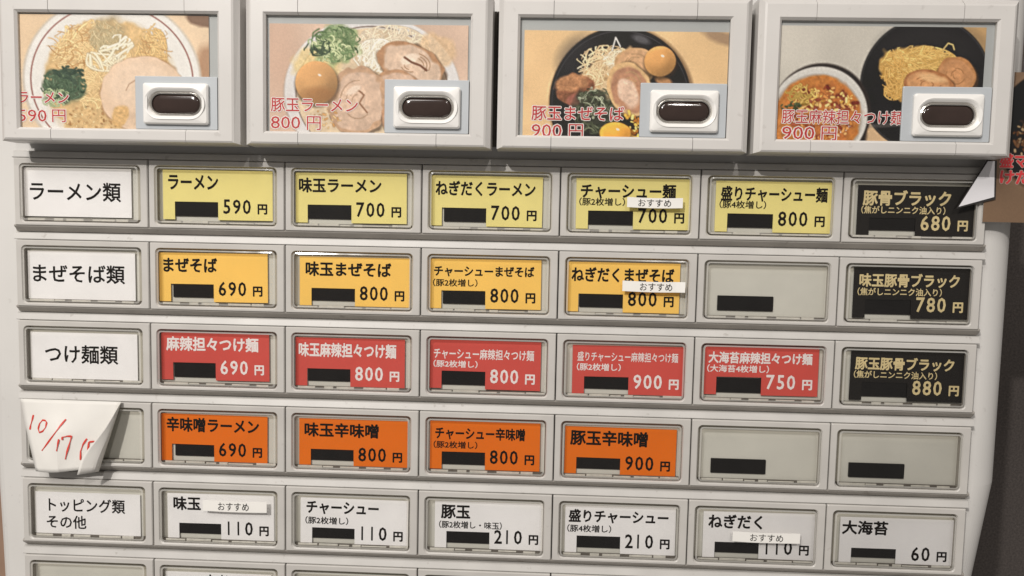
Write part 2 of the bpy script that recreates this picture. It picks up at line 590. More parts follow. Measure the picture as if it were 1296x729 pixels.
S2, S4 = '（豚2枚増し）', '（豚4枚増し）'
SG = '（焦がしニンニク油入り）'
price_card('Y', 205.8, 214.7, 'ラーメン', 2.0, 20.7, 590, extra='pale yellow card reading ラーメン 590円, plain ramen')
price_card('Y', 374.1, 218.4, '味玉ラーメン', 1.2, 31.6, 700, extra='pale yellow card reading 味玉ラーメン 700円, seasoned egg ramen')
price_card('Y', 544.6, 221.7, 'ねぎだくラーメン', 2.0, 38.3, 700, extra='pale yellow card reading ねぎだくラーメン 700円, extra leek ramen')
price_card('Y', 729.8, 225.4, 'チャーシュー麺', 1.6, 35.7, 700, S2, 1.1, 17.6, st=6.9, sb=9.8, extra='pale yellow card reading チャーシュー麺 700円 partly under a white sticker')
price_card('Y', 906.7, 228.6, '盛りチャーシュー麺', 1.8, 39.5, 800, S4, 1.4, 18.0, st=6.9, sb=9.8, extra='pale yellow card reading 盛りチャーシュー麺 800円')
price_card('K', 1086.5, 234.0, '豚骨ブラック', 1.8, 32.5, 680, SG, 1.4, 30.8, nt=1.6, extra='black card reading 豚骨ブラック 680円 in gold, beside a white triangular tail')
price_card('A', 200.7, 319.4, 'まぜそば', 1.7, 22.0, 690, extra='amber card reading まぜそば 690円, plain mixed noodles')
price_card('A', 379.3, 324.3, '味玉まぜそば', 2.2, 34.0, 800, extra='amber card reading 味玉まぜそば 800円, mixed noodles with egg, no sticker or second line')
price_card('A', 543.7, 327.3, 'チャーシューまぜそば', 1.7, 38.4, 800, S2, nt=2.4, nb=6.4, extra='amber card reading チャーシューまぜそば 800円 with small second line')
price_card('A', 717.8, 331.0, 'ねぎだくまぜそば', 1.7, 38.8, 800, extra='amber card reading ねぎだくまぜそば 800円 partly under a white sticker')
price_card('K', 1081.3, 338.0, '味玉豚骨ブラック', 2.0, 37.2, 780, SG, 1.5, 31.2, nt=2.0, nb=7.0, extra='black card reading 味玉豚骨ブラック in gold, with one egg, priced 780 yen')
price_card('R', 203.7, 419.3, '麻辣担々つけ麺', 1.9, 36.9, 690, extra='red card reading 麻辣担々つけ麺 690円, plain spicy dipping noodles')
price_card('R', 374.0, 426.6, '味玉麻辣担々つけ麺', 1.2, 37.7, 800, extra='red card reading 味玉麻辣担々つけ麺 800円 in one line, dipping noodles with egg')
price_card('R', 544.6, 429.2, 'チャーシュー麻辣担々つけ麺', 1.4, 38.4, 800, S2, nt=3.1, nb=7.1, st=7.6, sb=10.3, bold=0.02, extra='red card reading チャーシュー麻辣担々つけ麺 with second line, 800 yen pork dipping noodles')
price_card('R', 725.0, 436.4, '盛りチャーシュー麻辣担々つけ麺', 1.8, 38.4, 900, S2, 1.6, 17.7, nt=2.3, nb=5.9, st=6.6, sb=9.4, bold=0.016, extra='red card with narrow crowded lettering 盛りチャーシュー麻辣担々つけ麺, priced 900 yen')
price_card('R', 892.8, 436.4, '大海苔麻辣担々つけ麺', 1.3, 38.6, 750, '（大海苔4枚増し）', 0.9, 23.2, nt=2.3, nb=6.6, st=7.1, sb=9.9, extra='red card reading 大海苔麻辣担々つけ麺, seaweed dipping noodles priced 750 yen')
price_card('K', 1077.5, 443.0, '豚玉豚骨ブラック', 1.6, 36.7, 880, SG, 1.3, 30.9, nt=2.2, nb=7.0, extra='black card reading 豚玉豚骨ブラック in gold, under the 780 yen black card, priced 880 yen')
price_card('O', 202.8, 522.8, '辛味噌ラーメン', 2.4, 37.7, 690, nt=1.2, nb=6.8, extra='orange card reading 辛味噌ラーメン, spicy miso ramen priced 690 yen')
price_card('O', 378.7, 529.1, '味玉辛味噌', 2.0, 30.0, 800, nt=1.4, nb=6.9, extra='orange card reading 味玉辛味噌 800円 in one line, miso with egg')
price_card('O', 544.6, 532.2, 'チャーシュー辛味噌', 1.9, 35.3, 800, S2, nt=2.1, nb=6.9, st=7.5, sb=10.3, extra='orange card reading チャーシュー辛味噌 with a small second line, priced 800 yen')
price_card('O', 715.7, 539.0, '豚玉辛味噌', 1.9, 30.4, 900, nt=1.2, nb=7.0, extra='orange card reading 豚玉辛味噌, priced 900 yen')
price_card('W', 211.7, 623.6, '味玉', 2.3, 12.9, 110, nt=1.2, nb=6.6, extra='white card reading 味玉 110円 with a white sticker on its cover')
price_card('W', 380.6, 628.9, 'チャーシュー', 2.2, 29.7, 110, S2, 1.8, 18.2, nt=1.3, nb=6.3, st=7.3, sb=10.2, extra='white card reading チャーシュー with small second line, pork topping at 110 yen')
price_card('W', 550.6, 633.6, '豚玉', 2.3, 13.3, 210, '（豚2枚増し・味玉）', 1.6, 25.2, nt=1.3, nb=6.7, st=7.5, sb=10.4, extra='white card with short name 豚玉 and long second line, priced 210 yen')
price_card('W', 715.7, 639.0, '盛りチャーシュー', 1.3, 38.2, 210, S4, 0.8, 17.2, nt=1.4, nb=6.5, st=7.3, sb=10.2, extra='white card with wide name 盛りチャーシュー filling the line, priced 210 yen')
price_card('W', 890.7, 646.6, 'ねぎだく', 1.8, 21.6, 110, nt=1.0, nb=6.4, extra='white card reading ねぎだく 110円 partly under a white sticker')
price_card('W', 1064.0, 654.0, '大海苔', 0.7, 17.3, 60, nt=1.2, nb=6.5, extra='white card reading 大海苔, seaweed topping priced 60 yen')

def heading_card(x, y, lines, label, w=40.9, h=17.9):
    X, Z = px(x, y, CY * MM)
    me = card_mesh(w, h, False)
    o = link('heading_card', me, M_WHITE, None, (X, CY * MM, Z))
    tag(o, label, 'heading card', 'white heading cards')
    for t, x0, x1, zt, zb in lines:
        link('heading_lettering', lettering([(t, x0, x1, -zt, -zb, 0.018)], -0.05), I_BLK, o)
    return o

heading_card(28.7, 211.7, [('ラーメン類', 2.5, 37.0, 5.1, 12.2)], 'white heading card reading ラーメン類 beside the yellow ramen cards')
heading_card(34.7, 317.0, [('まぜそば類', 1.9, 37.0, 4.9, 11.8)], 'white heading card reading まぜそば類 beside the amber cards')
heading_card(38.6, 419.6, [('つけ麺類', 5.4, 33.5, 4.6, 11.7)], 'white heading card reading つけ麺類 beside the red cards')
heading_card(44.4, 621.7, [('トッピング類', 5.2, 35.0, 2.2, 7.7), ('その他', 4.3, 19.8, 9.0, 14.2)], 'white heading card reading トッピング類 その他 on two lines')
X, Z = px(209.7, 722.8, CY * MM)
o = link('price_card', ME_CARD['W'], None, None, (X, CY * MM, Z))
tag(o, 'white drink card with slanted lettering, in the cut-off bottom row', 'price card', 'white topping cards')
link('name_lettering', lettering([('Asahi', 16.0, 24.0, -0.6, -4.4, 0.03)], -0.05), I_BLK, o)

# ---- small white stickers on the covers
def sticker(x0, x1, y0, y1, t0, t1, label, curl=0.0):
    Y = -0.56
    a, zt = px(x0, y0, Y * MM)
    b, _ = px(x1, y0, Y * MM)
    _, zb = px(x0, y1, Y * MM)
    w, h = (b - a) * 1000, (zt - zb) * 1000
    bm = bmesh.new()
    loops = []
    n = 14
    for i in range(n + 1):
        u = i / n
        yy = -curl * max(0, (u - 0.82) / 0.18) ** 2 - 0.04 * math.sin(u * 7)
        dz = -0.25 * math.sin(u * 3.0)
        loops.append([(u * w, yy, dz), (u * w, yy + 0.09, dz), (u * w, yy + 0.09, -h + dz), (u * w, yy, -h + dz)])
    loft(bm, loops, True, True)
    o = link('recommendation_sticker', mesh_of(bm, 'recommendation_sticker'), M_STICK, None, (a, Y * MM, zt))
    tag(o, label, 'sticker', 'white recommendation stickers')
    link('sticker_lettering', lettering([('おすすめ', t0 * w, t1 * w, -0.14 * h - 0.2, -0.86 * h - 0.2, -0.008)], -0.12), I_BLK, o)

sticker(794, 864.5, 249.2, 262, 0.20, 0.79, 'white おすすめ sticker over the yellow チャーシュー麺 card')
sticker(788, 867, 355, 368.2, 0.28, 0.80, 'white おすすめ sticker with curling end on the amber card', 0.9)
sticker(256.5, 337.5, 632.5, 646.2, 0.24, 0.72, 'white おすすめ sticker beside 味玉 lettering on white card')
sticker(927.5, 1013, 672.4, 685, 0.26, 0.75, 'white おすすめ sticker over the white ねぎだく card')

# ================================================================== FOOD PICTURES (flat prints)
def vnoise(h, w, cell, seed):
    r = np.random.default_rng(seed)
    gy, gx = int(h / cell) + 3, int(w / cell) + 3
    g = r.random((gy, gx))
    yy, xx = np.mgrid[0:h, 0:w] / cell
    y0, x0 = yy.astype(int), xx.astype(int)
    fy, fx = yy - y0, xx - x0
    fy, fx = fy * fy * (3 - 2 * fy), fx * fx * (3 - 2 * fx)
    return (g[y0, x0] * (1 - fy) * (1 - fx) + g[y0 + 1, x0] * fy * (1 - fx) + g[y0, x0 + 1] * (1 - fy) * fx + g[y0 + 1, x0 + 1] * fy * fx)

class Print:
    """paints a printed photograph in photo-pixel units, then becomes a coloured sheet"""
    def __init__(s, x0, y0, x1, y1, bgc, seed, res=1.25):
        s.x0, s.y0, s.x1, s.y1, s.res = x0, y0, x1, y1, res
        s.w, s.h = int((x1 - x0) * res) + 1, int((y1 - y0) * res) + 1
        s.img = np.ones((s.h, s.w, 3)) * np.array(bgc, float)
        s.yy, s.xx = np.mgrid[0:s.h, 0:s.w].astype(float)
        s.xx = s.xx / res + x0
        s.yy = s.yy / res + y0
        s.seed = seed
        s.rnd = np.random.default_rng(seed)
        s.img *= (0.95 + 0.1 * vnoise(s.h, s.w, 45, seed))[..., None]
    def blend(s, mask, c):
        s.img = s.img * (1 - mask[..., None]) + mask[..., None] * c
    def ell(s, cx, cy, rx, ry, c, rot=0.0, soft=1.2, wob=0.0, amt=1.0, tex=0.0, cell=5, shade=0.0, clip=None):
        a = math.radians(rot)
        dx, dy = s.xx - cx, s.yy - cy
        u = (dx * math.cos(a) + dy * math.sin(a)) / rx
        v = (-dx * math.sin(a) + dy * math.cos(a)) / ry
        d = np.sqrt(u * u + v * v)
        if wob:
            s.seed += 1
            d = d + wob * (vnoise(s.h, s.w, 9 * s.res, s.seed) - 0.5)
        m = np.clip((1 - d) * min(rx, ry) / soft + 0.5, 0, 1) * amt
        if clip is not None:
            m = m * clip
        cc = np.ones_like(s.img) * np.array(c, float)
        if tex:
            s.seed += 1
            t = 0.6 * vnoise(s.h, s.w, cell * s.res, s.seed) + 0.4 * vnoise(s.h, s.w, max(1.3, cell * 0.4 * s.res), s.seed + 50)
            cc = cc * (1 + tex * (t - 0.5) * 2)[..., None]
        if shade:
            cc = cc * (1 - shade * (0.55 * u + 0.75 * v))[..., None]
        s.blend(m, cc)
        return m
    def ring(s, cx, cy, rx, ry, width, c, amt=1.0):
        d = np.sqrt(((s.xx - cx) / rx) ** 2 + ((s.yy - cy) / ry) ** 2)
        m = np.clip(1.0 - np.abs(d - 1) * min(rx, ry) / width, 0, 1) * amt
        s.blend(m, np.array(c, float))
    def strand(s, pts, width, c, edge=0.6):
        pts = np.array(pts, float)
        lo, hi = pts.min(0) - width * 2 - 1, pts.max(0) + width * 2 + 1
        i0, i1 = int((lo[1] - s.y0) * s.res), int((hi[1] - s.y0) * s.res) + 1
        j0, j1 = int((lo[0] - s.x0) * s.res), int((hi[0] - s.x0) * s.res) + 1
        i0, j0 = max(i0, 0), max(j0, 0)
        i1, j1 = min(i1, s.h), min(j1, s.w)
        if i1 <= i0 or j1 <= j0:
            return
        X, Y = s.xx[i0:i1, j0:j1], s.yy[i0:i1, j0:j1]
        D = np.full(X.shape, 1e9)
        for p, q in zip(pts[:-1], pts[1:]):
            d = q - p
            L = d @ d + 1e-9
            t = np.clip(((X - p[0]) * d[0] + (Y - p[1]) * d[1]) / L, 0, 1)
            D = np.minimum(D, np.hypot(X - p[0] - t * d[0], Y - p[1] - t * d[1]))
        sub = s.img[i0:i1, j0:j1]
        c = np.array(c, float)
        m1 = np.clip((width * 1.7 - D) / 0.9, 0, 1)[..., None] * edge * 0.6
        sub[:] = sub * (1 - m1) + m1 * (c * 0.55)
        m2 = np.clip((width - D) / 0.8 + 0.3, 0, 1)[..., None]
        hl = np.clip(1 - D / width, 0, 1)[..., None]
        sub[:] = sub * (1 - m2) + m2 * np.minimum(c * (0.92 + 0.2 * hl), 255)
    def strands(s, n, cx, cy, rx, ry, c, width=1.1, length=22, ang=None, spread=60, jit=18, curl=0.9, edge=0.26):
        n, width, curl, jit = int(n * 1.5), width * 0.72, curl * 1.6, jit * 0.8
        for _ in range(n):
            a, q = s.rnd.random() * 2 * math.pi, math.sqrt(s.rnd.random())
            x, y = cx + rx * q * math.cos(a), cy + ry * q * math.sin(a)
            t = math.radians((ang if ang is not None else 0) + s.rnd.normal() * spread)
            k = s.rnd.normal() * curl
            pts = [(x, y)]
            L = length * s.rnd.uniform(0.5, 1.3)
            for i in range(6):
                t += k / 6
                x += math.cos(t) * L / 6
                y += math.sin(t) * L / 6
                pts.append((x, y))
            lim = 1.12
            q2 = []
            for xx_, yy_ in pts:
                e_ = math.hypot((xx_ - cx) / rx, (yy_ - cy) / ry)
                f_ = min(1.0, lim / max(e_, 1e-6))
                q2.append((cx + (xx_ - cx) * f_, cy + (yy_ - cy) * f_))
            pts = q2
            cc = np.clip(np.array(c, float) + s.rnd.normal() * jit * np.array([1, 0.95, 0.8]), 5, 255)
            s.strand(pts, width * s.rnd.uniform(0.7, 1.25), cc, edge)
    def specks(s, n, cx, cy, rx, ry, cols, r=(0.8, 2.2)):
        for _ in range(n):
            a, q = s.rnd.random() * 2 * math.pi, math.sqrt(s.rnd.random())
            x, y = cx + rx * q * math.cos(a), cy + ry * q * math.sin(a)
            rad = s.rnd.uniform(*r)
            c = cols[int(s.rnd.integers(len(cols)))]
            s.strand([(x, y), (x + s.rnd.normal() * rad, y + s.rnd.normal() * rad)], rad * 0.7, np.clip(np.array(c, float) + s.rnd.normal() * 12, 5, 255), 0.4)
    def slice(s, cx, cy, rx, ry, rot, meat, rim):
        s.ell(cx + 1.5, cy + 2, rx + 1.5, ry + 1.5, np.array(rim) * 0.55, rot, 2.5, 0.15, 0.7)
        s.ell(cx, cy, rx, ry, rim, rot, 1.2, 0.12, 1, 0.10, 6)
        s.ell(cx, cy, rx * 0.86, ry * 0.86, meat, rot, 2.5, 0.2, 1, 0.10, 7)
        s.ell(cx - rx * 0.1, cy - ry * 0.05, rx * 0.5, ry * 0.45, np.array(meat) * 1.06, rot + 20, 4, 0.4, 0.8, 0.12, 4)
        a = math.radians(rot)
        for k in range(5):
            t0 = s.rnd.uniform(0, 6)
            pts = [(cx + rx * (0.2 + 0.1 * k) * math.cos(t0 + j * 0.3) * math.cos(a), cy + ry * (0.2 + 0.1 * k) * math.sin(t0 + j * 0.3)) for j in range(6)]
            s.strand(pts, 0.6, np.array(rim) * 0.85, 0.2)
    def egg(s, cx, cy, rx, ry, c):
        s.ell(cx + 1, cy + 3, rx + 2, ry + 1.5, np.array(c) * 0.4, 0, 4, 0, 0.6)
        s.ell(cx, cy, rx, ry, c, 0, 1.2, 0, 1, 0.04, 8, 0.22)
        s.ell(cx - rx * 0.15, cy - ry * 0.2, rx * 0.55, ry * 0.5, np.minimum(np.array(c) * 1.15, 255), 0, 9, 0, 0.6)
        s.ell(cx + rx * 0.15, cy - ry * 0.35, 2.2, 1.3, (250, 235, 215), 20, 1, 0, 0.9)
    def sheet(s, name, Y, mat, tone=0.97, contrast=1.10):
        pad = np.pad(s.img, ((1, 1), (1, 1), (0, 0)), mode='edge')
        bl = sum(pad[a:a + s.h, b:b + s.w] for a in range(3) for b in range(3)) / 9.0
        img = s.img * 0.6 + bl * 0.4
        wide = img
        for _ in range(2):
            pd = np.pad(wide, ((3, 3), (3, 3), (0, 0)), mode='edge')
            wide = sum(pd[a:a + s.h, b:b + s.w] for a in range(7) for b in range(7)) / 49.0
        busy = np.abs(img - wide).mean(-1, keepdims=True)
        busy = np.clip(busy / 14.0, 0, 1)
        grain = vnoise(s.h, s.w, 2.4, s.seed + 71)[..., None] - 0.5
        img = np.clip(img + 0.35 * (img - wide) + 14.0 * busy * grain, 0, 255)
        g = img.mean(-1, keepdims=True)
        img = (img * 0.80 + g * 0.20) * np.array([0.985, 1.0, 1.03])
        img = np.clip((img - 150) * contrast + 148, 6, 250) * tone
        yy = vnoise(s.h, s.w, 1.6, s.seed + 99)
        img = np.clip(img * (0.975 + 0.05 * yy[..., None]), 0, 255) / 255.0
        lin = np.where(img <= 0.04045, img / 12.92, ((img + 0.055) / 1.055) ** 2.4)
        lin = np.clip(lin / 0.86, 0.008, 0.9)
        a, zt = px(s.x0, s.y0, Y)
        b, _ = px(s.x1, s.y0, Y)
        _, zb = px(s.x0, s.y1, Y)
        W, H = b - a, zt - zb
        jj, ii = np.meshgrid(np.arange(s.w), np.arange(s.h))
        V = np.stack([jj / (s.w - 1) * W, np.zeros(jj.shape), -ii / (s.h - 1) * H], -1).reshape(-1, 3)
        idx = np.arange(s.w * s.h).reshape(s.h, s.w)
        Fq = np.stack([idx[:-1, :-1], idx[1:, :-1], idx[1:, 1:], idx[:-1, 1:]], -1).reshape(-1, 4)
        # a thin back sheet so the print has the thickness of card
        nb = len(V)
        Vb = np.array([[0, 0.0003, 0], [W, 0.0003, 0], [W, 0.0003, -H], [0, 0.0003, -H]])
        c0, c1, c2, c3 = idx[0, 0], idx[0, -1], idx[-1, -1], idx[-1, 0]
        faces = Fq.tolist() + [[nb, nb + 1, nb + 2, nb + 3], [nb, nb + 3, c3, c0], [nb + 1, c1, c2, nb + 2], [nb, c0, c1, nb + 1], [nb + 3, nb + 2, c2, c3]]
        me = bpy.data.meshes.new(name)
        me.from_pydata(np.vstack([V, Vb]).tolist(), [], faces)
        at = me.color_attributes.new('print', 'FLOAT_COLOR', 'POINT')
        cc = np.ones((nb + 4, 4))
        cc[:nb, :3] = lin.reshape(-1, 3)
        cc[nb:, :3] = 0.7
        at.data.foreach_set('color', cc.ravel())
        o = link(name, me, mat, None, (a, Y, zt))
        return o, a, zt

m, nt, p = new_mat('printed_photo')
ca = nt.nodes.new('ShaderNodeVertexColor')
ca.layer_name = 'print'
nt.links.new(ca.outputs['Color'], p.inputs['Base Color'])
p.inputs['Roughness'].default_value = 0.5
p.inputs['Specular IOR Level'].default_value = 0.3
M_PRINT = m

PICY = -0.0113
def red_text(parent, a, zt, items, Y, outline=0.05, om=None):
    """red lettering with a white outline, items in photo pixels (x0, x1, ytop, ybottom)"""
    ps = []
    for t, x0, x1, y0, y1, bold in items:
        X0, Z1 = px(x0, y0, Y)
        X1, _ = px(x1, y0, Y)
        _, Z0 = px(x0, y1, Y)
        ps.append((t, (X0 - a) * 1000, (X1 - a) * 1000, (Z1 - zt) * 1000, (Z0 - zt) * 1000, bold))
    for q in ps:
        link('lettering_outline', lettering([q], -0.05, outline), om or I_WHT, parent)
        link('picture_lettering', lettering([q], -0.10), I_RED, parent)

# --- 1: ramen
P = Print(17, 17.5, 264, 161, (232, 202, 165), 21)
P.ell(40, 20, 30, 60, (222, 190, 150), 0, 30, 0, 0.5)
P.ell(262, 85, 14, 30, (170, 120, 85), 0, 8, 0.3, 0.7)
P.ell(255, 22, 22, 9, (120, 85, 65), 15, 4, 0.3, 0.8)
P.ell(140, 100, 114, 105, (205, 192, 175), 0, 3)
P.ell(140, 99, 111, 102, (226, 220, 211), 0, 2, 0, 1, 0.02, 30)
P.ring(140, 100, 103, 95, 1.4, (150, 85, 75))
P.ell(138, 104, 86, 84, (220, 206, 184), 0, 6)
P.ell(137, 102, 82, 78, (222, 184, 126), 0, 4, 0.10, 1, 0.10, 5)
P.strands(260, 112, 80, 48, 50, (230, 194, 136), 1.5, 24, -15, 35, 9)
P.strands(130, 190, 62, 18, 32, (224, 184, 120), 1.4, 18, 50, 30, 9)
P.strands(24, 90, 60, 34, 26, (196, 146, 88), 0.8, 16, -15, 40, 8)
P.strands(12, 195, 60, 20, 26, (192, 142, 84), 0.8, 14, 50, 30, 8)
P.specks(150, 122, 148, 46, 16, [(216, 172, 112), (232, 198, 142), (184, 136, 84)], (0.7, 1.5))
P.ell(137, 42, 24, 24, (178, 156, 116), 0, 10, 0.4, 0.6, 0.2, 4)
P.strands(60, 134, 42, 20, 20, (196, 176, 132), 1.0, 18, 75, 30, 12, 0.5)
P.strands(26, 132, 72, 24, 14, (228, 212, 178), 2.1, 26, 35, 45, 8, 0.3)
P.strands(10, 150, 58, 16, 14, (236, 222, 192), 1.9, 22, -50, 25, 8, 0.3)
P.ell(180, 117, 55, 48, (176, 132, 92), -8, 3, 0.08, 0.8)
P.ell(179, 116, 54, 47, (226, 194, 162), -8, 1.5, 0.06, 1, 0.05, 9, 0.05)
P.ell(172, 104, 40, 30, (231, 203, 175), -8, 14, 0.2, 0.7, 0.05, 6)
P.strand([(158, 112), (162, 104), (170, 99)], 0.6, (176, 134, 104), 0.2)
P.ell(150, 144, 9, 14, (224, 178, 112), 20, 3, 0.4, 0.9, 0.15, 3)
P.ell(78, 112, 28, 21, (78, 98, 74), 10, 6, 0.7, 0.9, 0.25, 4)
P.strands(80, 78, 106, 26, 17, (84, 108, 80), 1.5, 13, 20, 80, 16, 1.0)
P.strands(26, 66, 122, 20, 10, (168, 184, 136), 1.3, 10, 0, 90, 14, 2)
P.strands(10, 85, 94, 20, 10, (62, 84, 66), 2.0, 14, -30, 60, 10, 0.5)
o, a, zt = P.sheet('picture_card', PICY, M_PRINT)
tag(o, 'printed food photo of plain ramen with one pork slice, reading ラーメン 590円', 'picture card', 'food picture cards')
red_text(o, a, zt, [('ラーメン', 23, 87, 116, 130, 0.012), ('590', 23, 59, 138.5, 153.5, -0.004), ('円', 66, 83, 138.5, 154.5, 0.0)], PICY)

# --- 2: ramen with egg and pork
P = Print(341, 29.5, 593, 166, (214, 181, 156), 35)
P.ell(350, 60, 25, 60, (206, 165, 138), 0, 25, 0, 0.5)
P.ell(472, 117, 113, 97, (178, 160, 146), 0, 3)
P.ell(472, 115, 112, 96, (218, 212, 207), 0, 2, 0, 1, 0.02, 30)
P.ring(472, 116, 97, 84, 1.3, (120, 95, 80))
P.ell(472, 117, 96, 83, (218, 192, 156), 0, 2, 0, 1, 0.08, 6)
P.ell(400, 80, 30, 25, (232, 200, 130), 0, 8, 0.3, 0.8, 0.1, 4)
P.strands(150, 495, 62, 45, 28, (226, 206, 176), 1.3, 24, -40, 45, 14)
P.strands(60, 478, 72, 26, 22, (240, 226, 200), 1.5, 24, -60, 35, 12)
P.ell(555, 62, 25, 20, (224, 186, 140), 30, 6, 0.3, 0.8, 0.1, 4)
P.slice(521, 80, 44, 27, 22, (216, 184, 156), (190, 140, 98))
P.slice(505, 108, 30, 22, 10, (212, 176, 148), (192, 144, 104))
P.ell(520, 72, 12, 6, (238, 214, 190), -20, 2, 0.3, 0.9)
P.strand([(513, 70), (522, 76), (533, 80), (541, 86)], 1.2, (130, 80, 52))
P.ell(425, 56, 30, 24, (150, 168, 112), -20, 8, 0.6, 0.85, 0.25, 4)
P.strands(90, 424, 54, 30, 20, (112, 138, 86), 1.2, 16, -20, 70, 26, 1.6)
P.strands(40, 418, 62, 24, 16, (196, 204, 150), 1.1, 10, 0, 90, 18, 3)
P.strands(12, 402, 58, 16, 10, (64, 86, 58), 1.3, 16, 60, 40, 10, 0.8)
P.slice(454, 126, 38, 44, 10, (214, 180, 152), (202, 160, 124))
P.slice(515, 146, 30, 30, 0, (218, 178, 150), (198, 150, 114))
P.strand([(452, 110), (462, 118), (456, 128), (466, 140)], 0.9, (160, 112, 80))
P.ell(448, 112, 10, 4, (238, 212, 188), -30, 2, 0.3, 0.9)
P.egg(401, 103, 27, 27, (202, 150, 92))
P.ell(405, 118, 21, 9, (176, 116, 64), 0, 7, 0, 0.5)
P.specks(30, 415, 148, 18, 12, [(226, 186, 130), (205, 150, 90)])
o, a, zt = P.sheet('picture_card', PICY, M_PRINT)
tag(o, 'printed food photo of egg and pork ramen in white bowl, reading 豚玉ラーメン 800円', 'picture card', 'food picture cards')
red_text(o, a, zt, [('豚玉ラーメン', 343, 453, 123.5, 141, 0.008), ('800', 343, 380, 147, 162.5, -0.004), ('円', 388.5, 406, 147, 164.5, 0.0)], PICY)

# --- 3: mixed noodles in black bowl
P = Print(664, 38, 923, 175.5, (224, 186, 134), 52)
P.ell(915, 45, 30, 8, (150, 120, 95), 20, 6, 0.3, 0.7)
P.ell(790, 128, 93, 96, (150, 118, 84), 0, 4)
P.ell(788, 126, 90, 93, (34, 31, 34), 0, 1.5, 0, 1, 0.15, 20)
P.ring(788, 127, 87, 89, 1.2, (84, 80, 82), 0.8)
P.ell(735, 75, 26, 30, (62, 60, 64), 30, 18, 0, 0.5)
P.ell(812, 48, 12, 5, (120, 118, 120), 20, 4, 0, 0.7)
P.ell(783, 102, 44, 40, (206, 168, 118), -30, 4, 0.3, 1, 0.2, 4)
P.strands(170, 770, 92, 40, 32, (228, 196, 150), 1.2, 20, -40, 50, 18)
P.strands(30, 785, 74, 22, 10, (236, 214, 178), 1.2, 18, 10, 50, 12)
P.strand([(776, 62), (780, 46), (786, 57)], 1.1, (205, 200, 190))
P.ell(730, 113, 24, 20, (150, 96, 66), 10, 2, 0.4, 1, 0.25, 4)
P.ell(728, 103, 22, 10, (196, 138, 92), -10, 3, 0.4, 0.9, 0.2, 4)
P.ell(733, 125, 14, 9, (176, 106, 88), 0, 3, 0.3, 0.9, 0.15, 4)
P.ell(757, 140, 30, 28, (64, 66, 52), 0, 8, 0.5, 0.9, 0.3, 4)
P.strands(70, 757, 138, 26, 26, (86, 92, 68), 1.1, 12, 30, 80, 20, 1.5)
P.strands(20, 752, 128, 20, 20, (176, 180, 150), 0.9, 9, 30, 80, 20, 2.5)
P.slice(806, 78, 26, 20, 0, (214, 166, 120), (204, 160, 112))
P.slice(800, 110, 27, 36, -24, (188, 136, 102), (218, 176, 122))
P.ell(798, 116, 12, 20, (222, 186, 158), -28, 3, 0.3, 1, 0.12, 4)
P.ell(843, 100, 12, 6, (196, 140, 90), 20, 3, 0.3, 0.9, 0.1, 4)
P.specks(50, 805, 158, 14, 18, [(232, 176, 70), (246, 200, 100), (190, 120, 40)], (1.4, 3))
P.egg(837, 75, 20, 19, (206, 150, 86))
P.egg(783, 166, 20, 14, (240, 166, 62))
o, a, zt = P.sheet('picture_card', PICY, M_PRINT, 1.0, 1.14)
tag(o, 'printed food photo of mixed noodles in black bowl, reading 豚玉まぜそば 900円', 'picture card', 'food picture cards')
red_text(o, a, zt, [('豚玉まぜそば', 673, 790, 133.5, 152, 0.010), ('900', 673, 711, 157, 173, -0.004), ('円', 720, 738, 157, 174.5, 0.0)], PICY)

# --- 4: dipping noodles, two bowls
P = Print(985, 32, 1249, 181, (198, 190, 176), 77)
P.ell(1230, 40, 60, 40, (196, 156, 104), 0, 6)
P.ell(1110, 182, 50, 46, (206, 170, 128), 0, 8)
P.ell(1083, 170, 22, 22, (56, 46, 42), 0, 5)
P.ell(1176, 104, 83, 84, (40, 38, 40), 0, 2, 0, 1, 0.12, 20)
P.ell(1180, 60, 60, 30, (58, 55, 55), 0, 20, 0, 0.6)
P.ring(1176, 104, 81, 82, 1.0, (92, 88, 86), 0.7)
P.ell(1140, 155, 40, 3, (120, 112, 105), -5, 2, 0, 0.5)
P.ell(1045, 142, 64, 63, (60, 50, 46), 0, 3)
P.ell(1042, 145, 63, 62, (204, 198, 188), 0, 2)
P.ell(1040, 150, 58, 58, (176, 162, 146), 0, 3)
P.ell(1040, 149, 56, 55, (202, 126, 56), 0, 3, 0.06, 1, 0.16, 6)
P.ell(1045, 145, 46, 38, (196, 112, 54), 0, 12, 0.4, 0.7, 0.2, 4)
P.specks(220, 1050, 142, 42, 34, [(170, 84, 50), (214, 140, 70), (150, 72, 48), (224, 160, 90)], (1.2, 3.2))
P.specks(60, 1045, 125, 40, 16, [(226, 172, 84), (236, 190, 110)], (1, 2.6))
P.specks(25, 1065, 150, 22, 22, [(240, 224, 205)], (0.5, 1.0))
P.strands(26, 1018, 118, 18, 14, (196, 160, 78), 1.6, 13, 60, 60, 16, 2.5)
P.specks(20, 1006, 134, 14, 5, [(86, 92, 54)], (1.2, 2.4))
P.ell(1172, 85, 56, 28, (206, 160, 84), 12, 3, 0.3, 1, 0.15, 4)
P.ell(1150, 100, 30, 25, (196, 148, 74), 30, 3, 0.3, 1, 0.15, 4)
P.strands(170, 1165, 78, 46, 20, (222, 178, 98), 1.2, 30, 8, 16, 16, 0.6)
P.strands(70, 1136, 95, 16, 26, (214, 166, 86), 1.2, 18, 60, 30, 16, 0.8)
P.strand([(1196, 60), (1202, 52), (1208, 54), (1210, 60)], 1.0, (206, 176, 110))
P.slice(1215, 92, 26, 22, 30, (200, 142, 92), (190, 132, 80))
P.slice(1180, 104, 32, 18, 8, (208, 150, 98), (178, 118, 70))
P.ell(1183, 96, 18, 5, (232, 186, 130), 10, 3, 0.3, 0.8)
o, a, zt = P.sheet('picture_card', PICY, M_PRINT, 1.0, 1.14)
